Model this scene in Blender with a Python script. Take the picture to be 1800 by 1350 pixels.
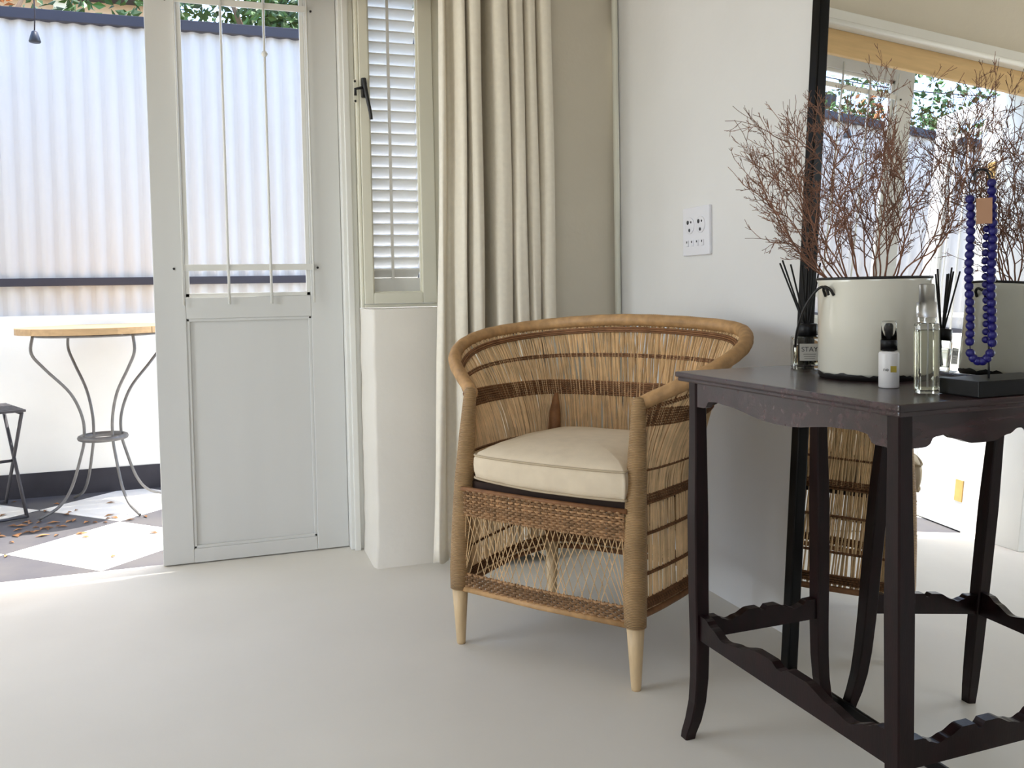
import bpy, bmesh, math, random
from mathutils import Vector, Matrix
R = math.radians
for o in list(bpy.data.objects): bpy.data.objects.remove(o)
scene = bpy.context.scene
COL = scene.collection

# ---------------------------------------------------------------- camera
# room axes: +x along the garden wall to the right, +y out of the door, z up
CAM_H, F_PX, CY_PX, PITCH, ROLL, YAW = 0.92, 1559.6, 583.8, 0.0461, 0.0179, R(19.0)
cp, sp = math.cos(PITCH), math.sin(PITCH)
fw, up, rt = Vector((0, cp, -sp)), Vector((0, sp, cp)), Vector((1, 0, 0))
cr_, sr_ = math.cos(ROLL), math.sin(ROLL)
rt2, up2 = cr_ * rt - sr_ * up, sr_ * rt + cr_ * up
rz = Matrix.Rotation(-YAW, 3, 'Z')
ax, ay, az = rz @ rt2, rz @ up2, rz @ (-fw)
cam = bpy.data.objects.new('camera', bpy.data.cameras.new('camera'))
COL.objects.link(cam)
cam.matrix_world = Matrix(((ax.x, ay.x, az.x, 0), (ax.y, ay.y, az.y, 0), (ax.z, ay.z, az.z, CAM_H), (0, 0, 0, 1)))
cam.data.sensor_width = 36; cam.data.lens = F_PX / 1800 * 36
cam.data.shift_y = -(675 - CY_PX) / 1800
cam.data.clip_start = 0.02
scene.camera = cam

# ---------------------------------------------------------------- world, sun, fill lights
world = bpy.data.worlds.new('sky'); scene.world = world; world.use_nodes = True
wn = world.node_tree; wn.nodes.clear()
sky = wn.nodes.new('ShaderNodeTexSky'); sky.sky_type = 'NISHITA'; sky.sun_disc = False
sky.sun_elevation = R(66); sky.sun_rotation = R(60); sky.air_density = 1.0; sky.dust_density = 1.2; sky.ozone_density = 1.0
bg = wn.nodes.new('ShaderNodeBackground'); bg.inputs['Strength'].default_value = 0.85
wo = wn.nodes.new('ShaderNodeOutputWorld')
wn.links.new(sky.outputs[0], bg.inputs['Color']); wn.links.new(bg.outputs[0], wo.inputs['Surface'])

def aim(o, d):
    o.rotation_euler = Vector(d).to_track_quat('-Z', 'Y').to_euler()
sun = bpy.data.objects.new('sun', bpy.data.lights.new('sun', 'SUN')); COL.objects.link(sun)
sun.data.energy = 10.0; sun.data.angle = R(0.6); sun.data.color = (1.0, 0.96, 0.9)
sun.location = (2, 4, 6); aim(sun, (-0.30, -0.065, -1.0))
# added fill light in an invented, unseen window of the left wall
fill_l = bpy.data.objects.new('daylight_left', bpy.data.lights.new('daylight_left', 'AREA')); COL.objects.link(fill_l)
fill_l.data.shape = 'RECTANGLE'; fill_l.data.size = 1.35; fill_l.data.size_y = 1.9; fill_l.data.energy = 27; fill_l.data.color = (1.0, 0.95, 0.88)
fill_l.location = (-2.46, 1.98, 1.2); aim(fill_l, (1, 0, 0))
# weaker added fill light, set in a made-up window behind the viewer
fill_n = bpy.data.objects.new('daylight_near', bpy.data.lights.new('daylight_near', 'AREA')); COL.objects.link(fill_n)
fill_n.data.shape = 'RECTANGLE'; fill_n.data.size = 1.6; fill_n.data.size_y = 1.2; fill_n.data.energy = 16; fill_n.data.color = (1.0, 0.86, 0.70)
fill_n.location = (-1.45, -2.12, 1.75); aim(fill_n, (0, 1, 0))

vs = scene.view_settings
vs.view_transform = 'Standard'; vs.look = 'None'; vs.exposure = 0.15; vs.gamma = 1.0; vs.use_curve_mapping = False

# ---------------------------------------------------------------- materials
def srgb(r, g, b):
    f = lambda c: (c / 255 / 12.92) if c / 255 <= 0.04045 else ((c / 255 + 0.055) / 1.055) ** 2.4
    return (f(r), f(g), f(b), 1)
MATS = {}
def mat(name, col, rough=0.6, var=0.06, scale=8.0, bump=0.0, bscale=60.0, metal=0.0, col2=None, detail=4, stretch=(1, 1, 1), spec=0.5, island=0.0, coat=0.0, bdist=0.002):
    m = bpy.data.materials.new(name); m.use_nodes = True; MATS[name] = m
    nt = m.node_tree; b = nt.nodes['Principled BSDF']
    b.inputs['Roughness'].default_value = rough; b.inputs['Metallic'].default_value = metal
    b.inputs['Specular IOR Level'].default_value = spec
    if coat: b.inputs['Coat Weight'].default_value = coat; b.inputs['Coat Roughness'].default_value = 0.15
    tc = nt.nodes.new('ShaderNodeTexCoord'); mp = nt.nodes.new('ShaderNodeMapping'); mp.inputs['Scale'].default_value = stretch
    nt.links.new(tc.outputs['Object'], mp.inputs['Vector'])
    n = nt.nodes.new('ShaderNodeTexNoise'); n.inputs['Scale'].default_value = scale; n.inputs['Detail'].default_value = detail
    nt.links.new(mp.outputs[0], n.inputs['Vector'])
    rmp = nt.nodes.new('ShaderNodeValToRGB')
    c1 = col; c2 = col2 or tuple(min(1, c * (1 + var)) for c in col[:3]) + (1,)
    if col2 is None: c1 = tuple(c * (1 - var) for c in col[:3]) + (1,)
    rmp.color_ramp.elements[0].position = 0.3; rmp.color_ramp.elements[1].position = 0.7
    rmp.color_ramp.elements[0].color = c1; rmp.color_ramp.elements[1].color = c2
    nt.links.new(n.outputs['Fac'], rmp.inputs['Fac'])
    out = rmp.outputs['Color']
    if island:
        g = nt.nodes.new('ShaderNodeNewGeometry'); hs = nt.nodes.new('ShaderNodeHueSaturation')
        mr = nt.nodes.new('ShaderNodeMapRange'); mr.inputs['To Min'].default_value = 1 - island; mr.inputs['To Max'].default_value = 1 + island
        nt.links.new(g.outputs['Random Per Island'], mr.inputs['Value']); nt.links.new(mr.outputs[0], hs.inputs['Value'])
        nt.links.new(out, hs.inputs['Color']); out = hs.outputs['Color']
    nt.links.new(out, b.inputs['Base Color'])
    if bump:
        n2 = nt.nodes.new('ShaderNodeTexNoise'); n2.inputs['Scale'].default_value = bscale; n2.inputs['Detail'].default_value = 5
        nt.links.new(mp.outputs[0], n2.inputs['Vector'])
        bp = nt.nodes.new('ShaderNodeBump'); bp.inputs['Strength'].default_value = bump; bp.inputs['Distance'].default_value = bdist
        nt.links.new(n2.outputs['Fac'], bp.inputs['Height']); nt.links.new(bp.outputs[0], b.inputs['Normal'])
    return m
def wave_bump(m, scale, direction='Z', strength=0.6, dist=0.001, distort=0.6):
    nt = m.node_tree; b = nt.nodes['Principled BSDF']
    tc = nt.nodes.new('ShaderNodeTexCoord'); w = nt.nodes.new('ShaderNodeTexWave'); w.bands_direction = direction
    w.inputs['Scale'].default_value = scale; w.inputs['Distortion'].default_value = distort; w.inputs['Detail'].default_value = 1
    nt.links.new(tc.outputs['Object'], w.inputs['Vector'])
    bp = nt.nodes.new('ShaderNodeBump'); bp.inputs['Strength'].default_value = strength; bp.inputs['Distance'].default_value = dist
    nt.links.new(w.outputs['Fac'], bp.inputs['Height']); nt.links.new(bp.outputs[0], b.inputs['Normal'])
    # darker grooves between the windings
    old = b.inputs['Base Color'].links[0].from_socket
    mx = nt.nodes.new('ShaderNodeMixRGB'); mx.blend_type = 'MULTIPLY'; mx.inputs['Fac'].default_value = 0.35
    nt.links.new(old, mx.inputs['Color1']); nt.links.new(w.outputs['Color'], mx.inputs['Color2']); nt.links.new(mx.outputs[0], b.inputs['Base Color'])
def thin_glass(name, tint=(1, 1, 1, 1), refl=1.0):
    m = bpy.data.materials.new(name); m.use_nodes = True; nt = m.node_tree; nt.nodes.clear(); MATS[name] = m
    o = nt.nodes.new('ShaderNodeOutputMaterial'); mx = nt.nodes.new('ShaderNodeMixShader'); t = nt.nodes.new('ShaderNodeBsdfTransparent'); g = nt.nodes.new('ShaderNodeBsdfGlossy')
    t.inputs['Color'].default_value = tint; g.inputs['Roughness'].default_value = 0.0
    fr = nt.nodes.new('ShaderNodeFresnel'); fr.inputs['IOR'].default_value = 1.45
    ge = nt.nodes.new('ShaderNodeNewGeometry'); ma = nt.nodes.new('ShaderNodeMath'); ma.operation = 'SUBTRACT'; ma.inputs[0].default_value = 1.0; mu = nt.nodes.new('ShaderNodeMath'); mu.operation = 'MULTIPLY'
    nt.links.new(ge.outputs['Backfacing'], ma.inputs[1]); nt.links.new(ma.outputs[0], mu.inputs[0]); nt.links.new(fr.outputs[0], mu.inputs[1]); nt.links.new(mu.outputs[0], mx.inputs['Fac'])
    nt.links.new(t.outputs[0], mx.inputs[1]); nt.links.new(g.outputs[0], mx.inputs[2]); nt.links.new(mx.outputs[0], o.inputs['Surface'])
    return m
def glass(name, col=(1, 1, 1, 1), rough=0.0, ior=1.45):
    m = bpy.data.materials.new(name); m.use_nodes = True; b = m.node_tree.nodes['Principled BSDF']; MATS[name] = m
    b.inputs['Base Color'].default_value = col; b.inputs['Roughness'].default_value = rough; b.inputs['Transmission Weight'].default_value = 1; b.inputs['IOR'].default_value = ior
    return m

mat('plaster_white', srgb(230, 229, 227), 0.85, 0.02, 3, 0.25, 30, bdist=0.004)
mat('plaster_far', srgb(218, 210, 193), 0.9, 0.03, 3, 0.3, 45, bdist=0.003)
mat('plaster_beige', srgb(224, 218, 206), 0.88, 0.03, 4, 0.3, 40, bdist=0.003)
mat('floor_screed', srgb(224, 219, 208), 0.5, 0.045, 1.6, 0.35, 9, bdist=0.004, spec=0.35)
mat('ceiling_paint', srgb(240, 238, 230), 0.9, 0.02, 2)
mat('timber_tan', srgb(214, 180, 128), 0.6, 0.10, 6, 0.2, 40, stretch=(1, 8, 8))
mat('door_white', srgb(219, 219, 215), 0.45, 0.03, 5, 0.15, 20, stretch=(1, 1, .15))
mat('frame_white', srgb(232, 231, 224), 0.45, 0.02, 5)
mat('frame_cream', srgb(234, 231, 213), 0.5, 0.02, 5)
mat('louvre_white', srgb(250, 249, 244), 0.5, 0.02, 5)
mat('tilt_rod_white', srgb(246, 244, 238), 0.5, 0.02, 5)
mat('black_iron', srgb(22, 22, 24), 0.4, 0.1, 20)
mat('hinge_brass', srgb(196, 158, 92), 0.5, 0.1, 30, metal=0.2)
mat('curtain_linen', srgb(236, 228, 211), 0.95, 0.03, 60, 0.35, 420, spec=0.15, bdist=0.001)
mat('pipe_cream', srgb(240, 240, 226), 0.5, 0.02, 5)
mat('plastic_white', srgb(236, 236, 242), 0.35, 0.01, 5)
mat('socket_hole', srgb(48, 50, 58), 0.5, 0.05, 5)
mat('rattan_strand', srgb(220, 186, 140), 0.55, 0.12, 30, island=0.22, spec=0.3)
mat('rattan_post', srgb(186, 150, 106), 0.5, 0.16, 22, spec=0.35); wave_bump(MATS['rattan_post'], 85, 'Z', 0.9, 0.0016)
mat('rattan_rim', srgb(186, 146, 100), 0.5, 0.22, 40, spec=0.35)
mat('rattan_band', srgb(132, 92, 60), 0.6, 0.25, 40, island=0.3, spec=0.3)
mat('rattan_weave', srgb(160, 124, 88), 0.6, 0.25, 50, island=0.45, spec=0.3)
mat('leg_wood', srgb(212, 184, 142), 0.45, 0.10, 14, 0.1, 60, stretch=(6, 6, 1))
mat('cushion_linen', srgb(222, 205, 178), 0.95, 0.04, 30, 0.3, 350, spec=0.15, bdist=0.001)
mat('cushion_piping', srgb(186, 168, 140), 0.95, 0.04, 30)
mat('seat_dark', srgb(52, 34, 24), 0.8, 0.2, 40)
mat('dark_wood', srgb(20, 9, 11), 0.24, 0.45, 9, 0.10, 60, col2=srgb(64, 40, 42), stretch=(1.2, 7, 7), spec=0.6)
mat('dark_wood_leg', srgb(18, 9, 10), 0.3, 0.4, 9, 0.08, 60, col2=srgb(34, 15, 17), stretch=(7, 7, 1.2), spec=0.25)
mat('mirror_frame', srgb(12, 11, 11), 0.28, 0.3, 10, spec=0.18)
mm = mat('mirror_glass', (0.93, 0.94, 0.93, 1), 0.0, 0.0, 1, metal=1.0)
mat('enamel', srgb(226, 222, 206), 0.18, 0.03, 12, coat=0.4)
mat('enamel_chip', srgb(20, 17, 16), 0.45, 0.2, 40)
mat('twig', srgb(126, 88, 68), 0.7, 0.25, 30, island=0.35)
mat('black_plastic', srgb(10, 10, 12), 0.4, 0.1, 10, spec=0.25)
mat('black_reed', srgb(16, 15, 15), 0.8, 0.2, 30)
mat('label_grey', srgb(176, 172, 162), 0.7, 0.02, 10)
mat('print_dark', srgb(52, 52, 52), 0.7, 0.05, 10)
mat('bottle_white', srgb(224, 222, 220), 0.35, 0.01, 10)
mat('gold_print', srgb(156, 136, 30), 0.45, 0.05, 10)
mat('blue_bead', srgb(19, 14, 92), 0.4, 0.25, 40, island=0.25)
mat('cord_dark', srgb(44, 34, 38), 0.7, 0.1, 30)
mat('card_tan', srgb(176, 134, 104), 0.8, 0.03, 20)
mat('tile_white', srgb(226, 222, 214), 0.6, 0.08, 5, 0.2, 30, col2=srgb(240, 238, 232))
mat('tile_grey', srgb(70, 69, 76), 0.6, 0.12, 4, 0.2, 30, col2=srgb(90, 87, 86))
mat('grout', srgb(150, 144, 132), 0.9, 0.1, 20)
mat('sheet_white', srgb(206, 203, 200), 0.5, 0.02, 2)
mat('trim_charcoal', srgb(52, 51, 62), 0.5, 0.06, 8)
mat('plinth_charcoal', srgb(52, 50, 56), 0.8, 0.2, 10, 0.3, 30)
mat('wall_yard', srgb(240, 238, 231), 0.85, 0.03, 4, 0.2, 30)
mat('neighbour_wall', srgb(206, 176, 146), 0.9, 0.08, 3)
mat('patio_wood', srgb(180, 148, 106), 0.55, 0.12, 8, 0.15, 50, stretch=(1, 8, 8))
mat('patio_steel', srgb(108, 106, 104), 0.45, 0.15, 30, metal=0.4)
mat('chair_steel', srgb(70, 68, 72), 0.5, 0.15, 30, metal=0.3)
mat('leaf_green', srgb(62, 90, 38), 0.6, 0.3, 6, island=0.5)
mat('leaf_rust', srgb(176, 112, 62), 0.7, 0.3, 6, island=0.45)
mat('bark', srgb(96, 78, 62), 0.9, 0.3, 12)
mat('dry_leaf', srgb(146, 102, 62), 0.8, 0.3, 20, island=0.4)
mat('soil', srgb(150, 138, 120), 0.95, 0.15, 3)
thin_glass('pane_glass')
glass('clear_glass', (0.97, 0.985, 0.97, 1)); glass('clear_plastic', (0.96, 0.96, 0.95, 1), 0.06, 1.3); glass('liquid', (0.93, 0.93, 0.80, 1), 0, 1.33)
glass('frosted_plastic', (0.9, 0.88, 0.86, 1), 0.35, 1.25)
mat('bulb_dark', srgb(36, 38, 46), 0.4, 0.05, 10)
M = MATS

# ---------------------------------------------------------------- mesh helpers
class MB:
    def __init__(s): s.v = []; s.f = []; s.sm = []
    def add(s, vs, fs, smooth=False):
        n = len(s.v); s.v += [tuple(v) for v in vs]; s.f += [tuple(i + n for i in f) for f in fs]; s.sm += [smooth] * len(fs); return s
    def box(s, x0, y0, z0, x1, y1, z1, bv=0.0):
        if bv <= 0:
            v = [(x0, y0, z0), (x1, y0, z0), (x1, y1, z0), (x0, y1, z0), (x0, y0, z1), (x1, y0, z1), (x1, y1, z1), (x0, y1, z1)]
            return s.add(v, [(0, 3, 2, 1), (4, 5, 6, 7), (0, 1, 5, 4), (1, 2, 6, 5), (2, 3, 7, 6), (3, 0, 4, 7)])
        bm = bmesh.new(); bmesh.ops.create_cube(bm, size=1)
        for v in bm.verts: v.co = Vector(((x0 + x1) / 2 + v.co.x * (x1 - x0), (y0 + y1) / 2 + v.co.y * (y1 - y0), (z0 + z1) / 2 + v.co.z * (z1 - z0)))
        bmesh.ops.bevel(bm, geom=list(bm.edges), offset=bv, segments=2, affect='EDGES', profile=0.6)
        bm.verts.index_update(); s.add([v.co[:] for v in bm.verts], [[v.index for v in f.verts] for f in bm.faces]); bm.free(); return s
    def tube(s, pts, rad, n=8, cap=True, closed=False, flat=None):
        pts = [Vector(p) for p in pts]; m = len(pts)
        if not hasattr(rad, '__len__'): rad = [rad] * m
        vs = []; prev = None
        for i, p in enumerate(pts):
            if closed: t = pts[(i + 1) % m] - pts[i - 1]
            else: t = pts[min(i + 1, m - 1)] - pts[max(i - 1, 0)]
            if t.length < 1e-9: t = Vector((0, 0, 1))
            t.normalize()
            if prev is None:
                a = Vector((0, 0, 1)) if abs(t.z) < 0.9 else Vector((1, 0, 0)); u = t.cross(a).normalized()
            else:
                u = prev - t * prev.dot(t)
                u = u.normalized() if u.length > 1e-6 else t.orthogonal().normalized()
            prev = u; w = t.cross(u)
            for k in range(n):
                an = 2 * math.pi * k / n
                vs.append(p + (u * math.cos(an) + w * math.sin(an) * (flat or 1)) * rad[i])
        fs = []
        for i in range(m if closed else m - 1):
            a = i * n; b = ((i + 1) % m) * n
            for k in range(n): fs.append((a + k, a + (k + 1) % n, b + (k + 1) % n, b + k))
        if cap and not closed: fs += [tuple(range(n - 1, -1, -1)), tuple(range((m - 1) * n, m * n))]
        return s.add(vs, fs, n > 4)
    def lathe(s, prof, n=32, c=(0, 0), smooth=True):
        vs = []; fs = []
        for r, z in prof:
            for k in range(n):
                an = 2 * math.pi * k / n; vs.append((c[0] + r * math.cos(an), c[1] + r * math.sin(an), z))
        for i in range(len(prof) - 1):
            for k in range(n): fs.append((i * n + k, i * n + (k + 1) % n, (i + 1) * n + (k + 1) % n, (i + 1) * n + k))
        return s.add(vs, fs, smooth)
    def prism(s, poly, o, u, w, t):      # polygon in plane (u,w) from o, extruded along t
        o, u, w, t = Vector(o), Vector(u), Vector(w), Vector(t); n = len(poly)
        vs = [o + u * a + w * b for a, b in poly] + [o + u * a + w * b + t for a, b in poly]
        fs = [tuple(range(n - 1, -1, -1)), tuple(range(n, 2 * n))] + [(i, (i + 1) % n, n + (i + 1) % n, n + i) for i in range(n)]
        return s.add(vs, fs)
    def strip(s, bot, top, o, u, t):     # a board: two outlines (s,z) sampled alike, thickness t
        o, u, t = Vector(o), Vector(u), Vector(t); n = len(bot); vs = []
        for (a, z0), (b, z1) in zip(bot, top):
            for off in (Vector(), t):
                vs.append(o + u * a + Vector((0, 0, z0)) + off); vs.append(o + u * b + Vector((0, 0, z1)) + off)
        fs = []
        for i in range(n - 1):
            a = i * 4; b = a + 4
            fs += [(a, b, b + 1, a + 1), (a + 2, a + 3, b + 3, b + 2), (a + 1, b + 1, b + 3, a + 3), (a, a + 2, b + 2, b)]
        fs += [(0, 1, 3, 2), (n * 4 - 4, n * 4 - 2, n * 4 - 1, n * 4 - 3)]
        return s.add(vs, fs)
    def grid(s, P, smooth=True, wrap=False):   # rows of points
        n = len(P[0]); vs = [p for r in P for p in r]; fs = []
        for i in range(len(P) - 1):
            for k in range(n if wrap else n - 1): fs.append((i * n + k, i * n + (k + 1) % n, (i + 1) * n + (k + 1) % n, (i + 1) * n + k))
        return s.add(vs, fs, smooth)
    def mesh(s, name):
        me = bpy.data.meshes.new(name); me.from_pydata(s.v, [], s.f)
        bm = bmesh.new(); bm.from_mesh(me); bmesh.ops.recalc_face_normals(bm, faces=bm.faces); bm.to_mesh(me); bm.free()
        for p, q in zip(me.polygons, s.sm): p.use_smooth = q
        return me
    def build(s, name, m, parent=None, stuff=False, label=None):
        return link(name, s.mesh(name), m, parent, stuff, label)
def link(name, me, m, parent=None, stuff=False, label=None):
    o = bpy.data.objects.new(name, me); COL.objects.link(o)
    if m and not me.materials: me.materials.append(M[m])
    if parent: o.parent = parent
    if stuff: o['kind'] = 'stuff'
    if label: o['label'] = label
    return o
def tag(o, label=None, cat=None, group=None, kind=None):
    if label: o['label'] = label
    if cat: o['category'] = cat
    if group: o['group'] = group
    if kind: o['kind'] = kind
    return o
def thing(name, label, cat, loc=(0, 0, 0), rot=0, group=None):
    o = bpy.data.objects.new(name, None); COL.objects.link(o); o.empty_display_size = 0.05
    o.location = loc; o.rotation_euler = (0, 0, rot); return tag(o, label, cat, group)
def struct(name, mb, m, label=None):
    return tag(mb.build(name, m), label, None, None, 'structure')
def catmull(P, n=10, closed=False):
    P = [Vector(p) for p in P]
    Q = ([P[-1]] + P + P[:2]) if closed else ([P[0] * 2 - P[1]] + P + [P[-1] * 2 - P[-2]])
    out = []
    for i in range(1, len(Q) - 2):
        a, b, c, d = Q[i - 1:i + 3]
        for k in range(n):
            t = k / n; out.append(0.5 * (2 * b + (c - a) * t + (2 * a - 5 * b + 4 * c - d) * t * t + (3 * b - a - 3 * c + d) * t ** 3))
    if not closed: out.append(P[-1])
    return out
def lerp(a, b, t): return a + (b - a) * t
def ease(x): return x * x * (3 - 2 * x)
def interp(pts, x):
    for (a, p), (b, q) in zip(pts, pts[1:]):
        if x <= b: return p + (q - p) * ease(max(0, (x - a) / (b - a)))
    return pts[-1][1]

# ---------------------------------------------------------------- room shell
XR, YF, YD, ZC = 1.42, 2.93, 3.215, 2.6       # right wall, garden wall (inner face), door plane, ceiling
XL, YB = -2.35, -2.0
rnd = random.Random(7)
fl = MB(); N = 60
fl.box(XL - .2, YB - .2, -0.12, XR + .2, 3.25, 0)
struct('floor', fl, 'floor_screed', 'pale grey troweled screed floor of the room')
w = MB(); w.box(XR, YB - .2, 0, XR + .2, 3.27, ZC); struct('wall_right', w, 'plaster_white', 'white plastered wall behind the leaning mirror')
w = MB()
w.box(1.0, YF, 0, XR, 3.25, ZC); w.box(-.74, YF + .02, 2.09, 1.0, 3.25, ZC); w.box(XL - .2, YF, 0, -.74, 3.25, ZC)
struct('wall_far', w, 'plaster_far', 'garden-side wall in shade beside the curtain')
# low wall under the window: slightly uneven plaster, battered at its foot
rows = []
for i in range(19):
    z = 0.868 * i / 18; k = 0.012 * math.exp(-z / 0.08); j = rnd.uniform(-.0025, .0025)
    rows.append([(.517 - k * .3 + j, 3.25, z), (.520 - k + j, YF + .012, z), (.530 - k + j, YF - .001 - k * 1.0 + j, z), (.75, YF - k + j * .5, z), (1.0, YF - k, z)])
w = MB(); w.grid(rows); w.add([rows[-1][0], rows[-1][1], rows[-1][2], rows[-1][3], rows[-1][4], (1.0, 3.25, .868)], [(0, 1, 2, 3, 4, 5)])
struct('wall_low', w, 'plaster_beige', 'low plastered wall under the narrow shuttered window')
w = MB(); w.box(XL - .2, YB - .2, 0, -2.26, YB, ZC); w.box(-.64, YB - .2, 0, XR + .2, YB, ZC); w.box(-2.26, YB - .2, 0, -.64, YB, 1.14); w.box(-2.26, YB - .2, 2.36, -.64, YB, ZC); struct('wall_near', w, 'plaster_white')  # opening invented to let in the near fill light
w = MB(); w.box(XL - .2, YB, 0, XL, 1.29, ZC); w.box(XL - .2, 2.67, 0, XL, YF, ZC); w.box(XL - .2, 1.29, 0, XL, 2.67, .23); w.box(XL - .2, 1.29, 2.17, XL, 2.67, ZC)  # opening invented to let in the left fill light
struct('wall_left', w, 'plaster_white')
w = MB(); w.box(XL - .2, YB - .2, ZC, XR + .2, 3.27, ZC + .15); struct('ceiling', w, 'ceiling_paint')
w = MB(); w.box(-.95, YF - .005, 1.935, 1.0, YF + .02, 2.03, .003); struct('trim_1', w, 'timber_tan', 'bare tan timber lintel over the garden door')
w = MB(); w.box(-.95, YF - .045, 2.03, 1.0, YF + .02, 2.09, .003); struct('trim_2', w, 'frame_white', 'white beam above the timber lintel')
w = MB(); w.box(-.70, YF + .02, 2.06, 1.0, 3.25, 2.09); struct('trim_3', w, 'frame_white', 'white door head')
# jambs
w = MB(); w.box(.467, 3.17, 0, .520, 3.25, 2.06, .004); w.box(.480, 3.155, 0, .500, 3.172, 2.06, .003); struct('trim_4', w, 'frame_white', 'white jamb between the garden door and the window')
w = MB(); w.box(-.742, YF, 0, -.70, 3.25, 2.06, .003); struct('trim_5', w, 'frame_white', 'white left jamb of the garden door')
w = MB(); w.tube([(1.407, YF - .026, 0), (1.407, YF - .026, ZC)], .011, 10); struct('trim_6', w, 'pipe_cream', 'cream vertical pipe in the corner beside the curtain')

# ---------------------------------------------------------------- garden door leaves
def door_leaf(name, wd, lab):
    """leaf built with hinge edge at x=0 reaching to x=-wd, inner face at y=0"""
    t = bpy.data.objects.new(name, None); COL.objects.link(t); tag(t, lab, None, None, 'structure')
    TH, HT = .042, 2.055; xl, xr = -wd, 0.0; pl, pr = -wd + .100, -.112
    for a, b in ((xl, pl), (pr, xr)):
        MB().box(a, 0, .004, b, TH, HT, .003).build('stile', 'door_white', t)
    MB().box(pl, 0, .004, pr, TH, .052, .002).build('rail', 'door_white', t)
    MB().box(pl, 0, .845, pr, TH, .918, .002).build('rail', 'door_white', t)
    MB().box(pl, 0, 1.99, pr, TH, HT, .002).build('rail', 'door_white', t)
    MB().box(pl, .014, .052, pr, .030, .845).build('panel', 'door_white', t)
    b = MB()
    for (a0, b0, a1, b1) in ((pl, .052, pl + .010, .845), (pr - .010, .052, pr, .845), (pl, .052, pr, .062), (pl, .835, pr, .845)): b.box(a0, .004, b0, a1, .014, b1, .002)
    b.build('panel_moulding', 'door_white', t)
    b = MB()
    for (a0, b0, a1, b1) in ((pl, .918, pl + .014, 1.99), (pr - .014, .918, pr, 1.99), (pl, .918, pr, .932), (pl, 1.976, pr, 1.99)): b.box(a0, .006, b0, a1, .020, b1, .002)
    b.build('glazing_bead', 'frame_white', t)
    MB().box(pl + .004, .020, .921, pr - .004, .0235, 1.987).build('pane', 'pane_glass', t)
    # burglar guard screwed on the inside: two flats and four rods
    for z in (1.008, 1.905):
        g = MB().box(pl - .004, -.010, z, pr + .012, -.004, z + .022, .001).build('guard_flat', 'frame_white', t)
        for x in (pl - .028, pr + .028): MB().lathe([(0, 0), (.004, 0), (.004, .004), (0, .005)], 10).build('screw', 'black_iron', g)
        for q, x in zip(g.children, (pl - .034, pr + .026)): q.location = (x, .0005, z + .008); q.rotation_euler = (R(90), 0, 0)
    for k in (0.0, .34, .665, 1.0):
        x = lerp(pl - .006, pr + .010, k)
        g = MB().tube([(x, -.013, .892), (x, -.013, 2.02)], .0045 if 0 < k < 1 else .003, 8).build('guard_rod', 'frame_white', t)
        if k == .665: MB().lathe([(0, 0), (.009, .004), (.012, .012), (.009, .02), (0, .024)], 12, (x, -.013)).build('knob', 'frame_white', g).location = (0, 0, 1.74)
    return t
d1 = door_leaf('door_1', .630, 'closed white half-glazed garden door leaf with guard rods'); d1.location = (.466, YD, 0)
d2 = door_leaf('door_2', .52, 'white garden door leaf standing open outside'); d2.location = (-.712, 3.262, 0); d2.rotation_euler = (0, 0, R(100))
for c in d2.children_recursive:                      # left-handed leaf: mirror the parts about the hinge line
    c.location.x *= -1; c.data.transform(Matrix.Scale(-1, 4, (1, 0, 0))); c.data.flip_normals()
for z in (.14, 1.64):
    MB().box(.006, -.006, z, .062, -.0005, z + .1, .001).build('hinge', 'hinge_brass', d2, label='tan unpainted hinge plate')

# ---------------------------------------------------------------- narrow window with shutter
wnd = bpy.data.objects.new('window_1', None); COL.objects.link(wnd); tag(wnd, 'narrow cream casement window with white louvred shutter', None, None, 'structure')
W0, W1, Z0, Z1 = .520, .995, .870, 2.058
def rect_frame(mb, x0, x1, z0, z1, wl, wr, wb, wt, y0, y1, bv=.003):
    mb.box(x0, y0, z0, x0 + wl, y1, z1, bv); mb.box(x1 - wr, y0, z0, x1, y1, z1, bv); mb.box(x0 + wl, y0, z0, x1 - wr, y1, z0 + wb, bv); mb.box(x0 + wl, y0, z1 - wt, x1 - wr, y1, z1, bv)
b = MB(); rect_frame(b, W0, W1, Z0, Z1, .010, .20, .012, .03, 3.135, 3.19); b.build('outer_frame', 'frame_cream', wnd)
cs = MB(); rect_frame(cs, .531, .794, .883, 2.04, .033, .052, .039, .04, 3.128, 3.165); cs = cs.build('casement_sash', 'frame_cream', wnd)
b = MB(); rect_frame(b, .563, .743, .921, 2.000, .006, .006, .006, .006, 3.140, 3.160, .001); b.build('glazing_bead', 'frame_cream', cs)
MB().box(.560, 3.152, .918, .746, 3.155, 2.003).build('pane', 'pane_glass', cs)
sh = MB(); rect_frame(sh, .535, .800, .885, 2.055, .034, .050, .090, .04, 3.196, 3.222); sh = sh.build('shutter_frame', 'louvre_white', wnd)
sl = MB().box(-.088, -.004, -.0245, .088, .004, .0245, .003).mesh('slat'); 
for i in range(26):
    o = link('slat', sl, 'louvre_white', sh); o.location = (.658, 3.208, .993 + i * .0405); o.rotation_euler = (R(52), 0, 0)
MB().box(.640, 3.182, .97, .650, 3.190, 2.03, .001).build('tilt_rod', 'tilt_rod_white', sh)
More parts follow.
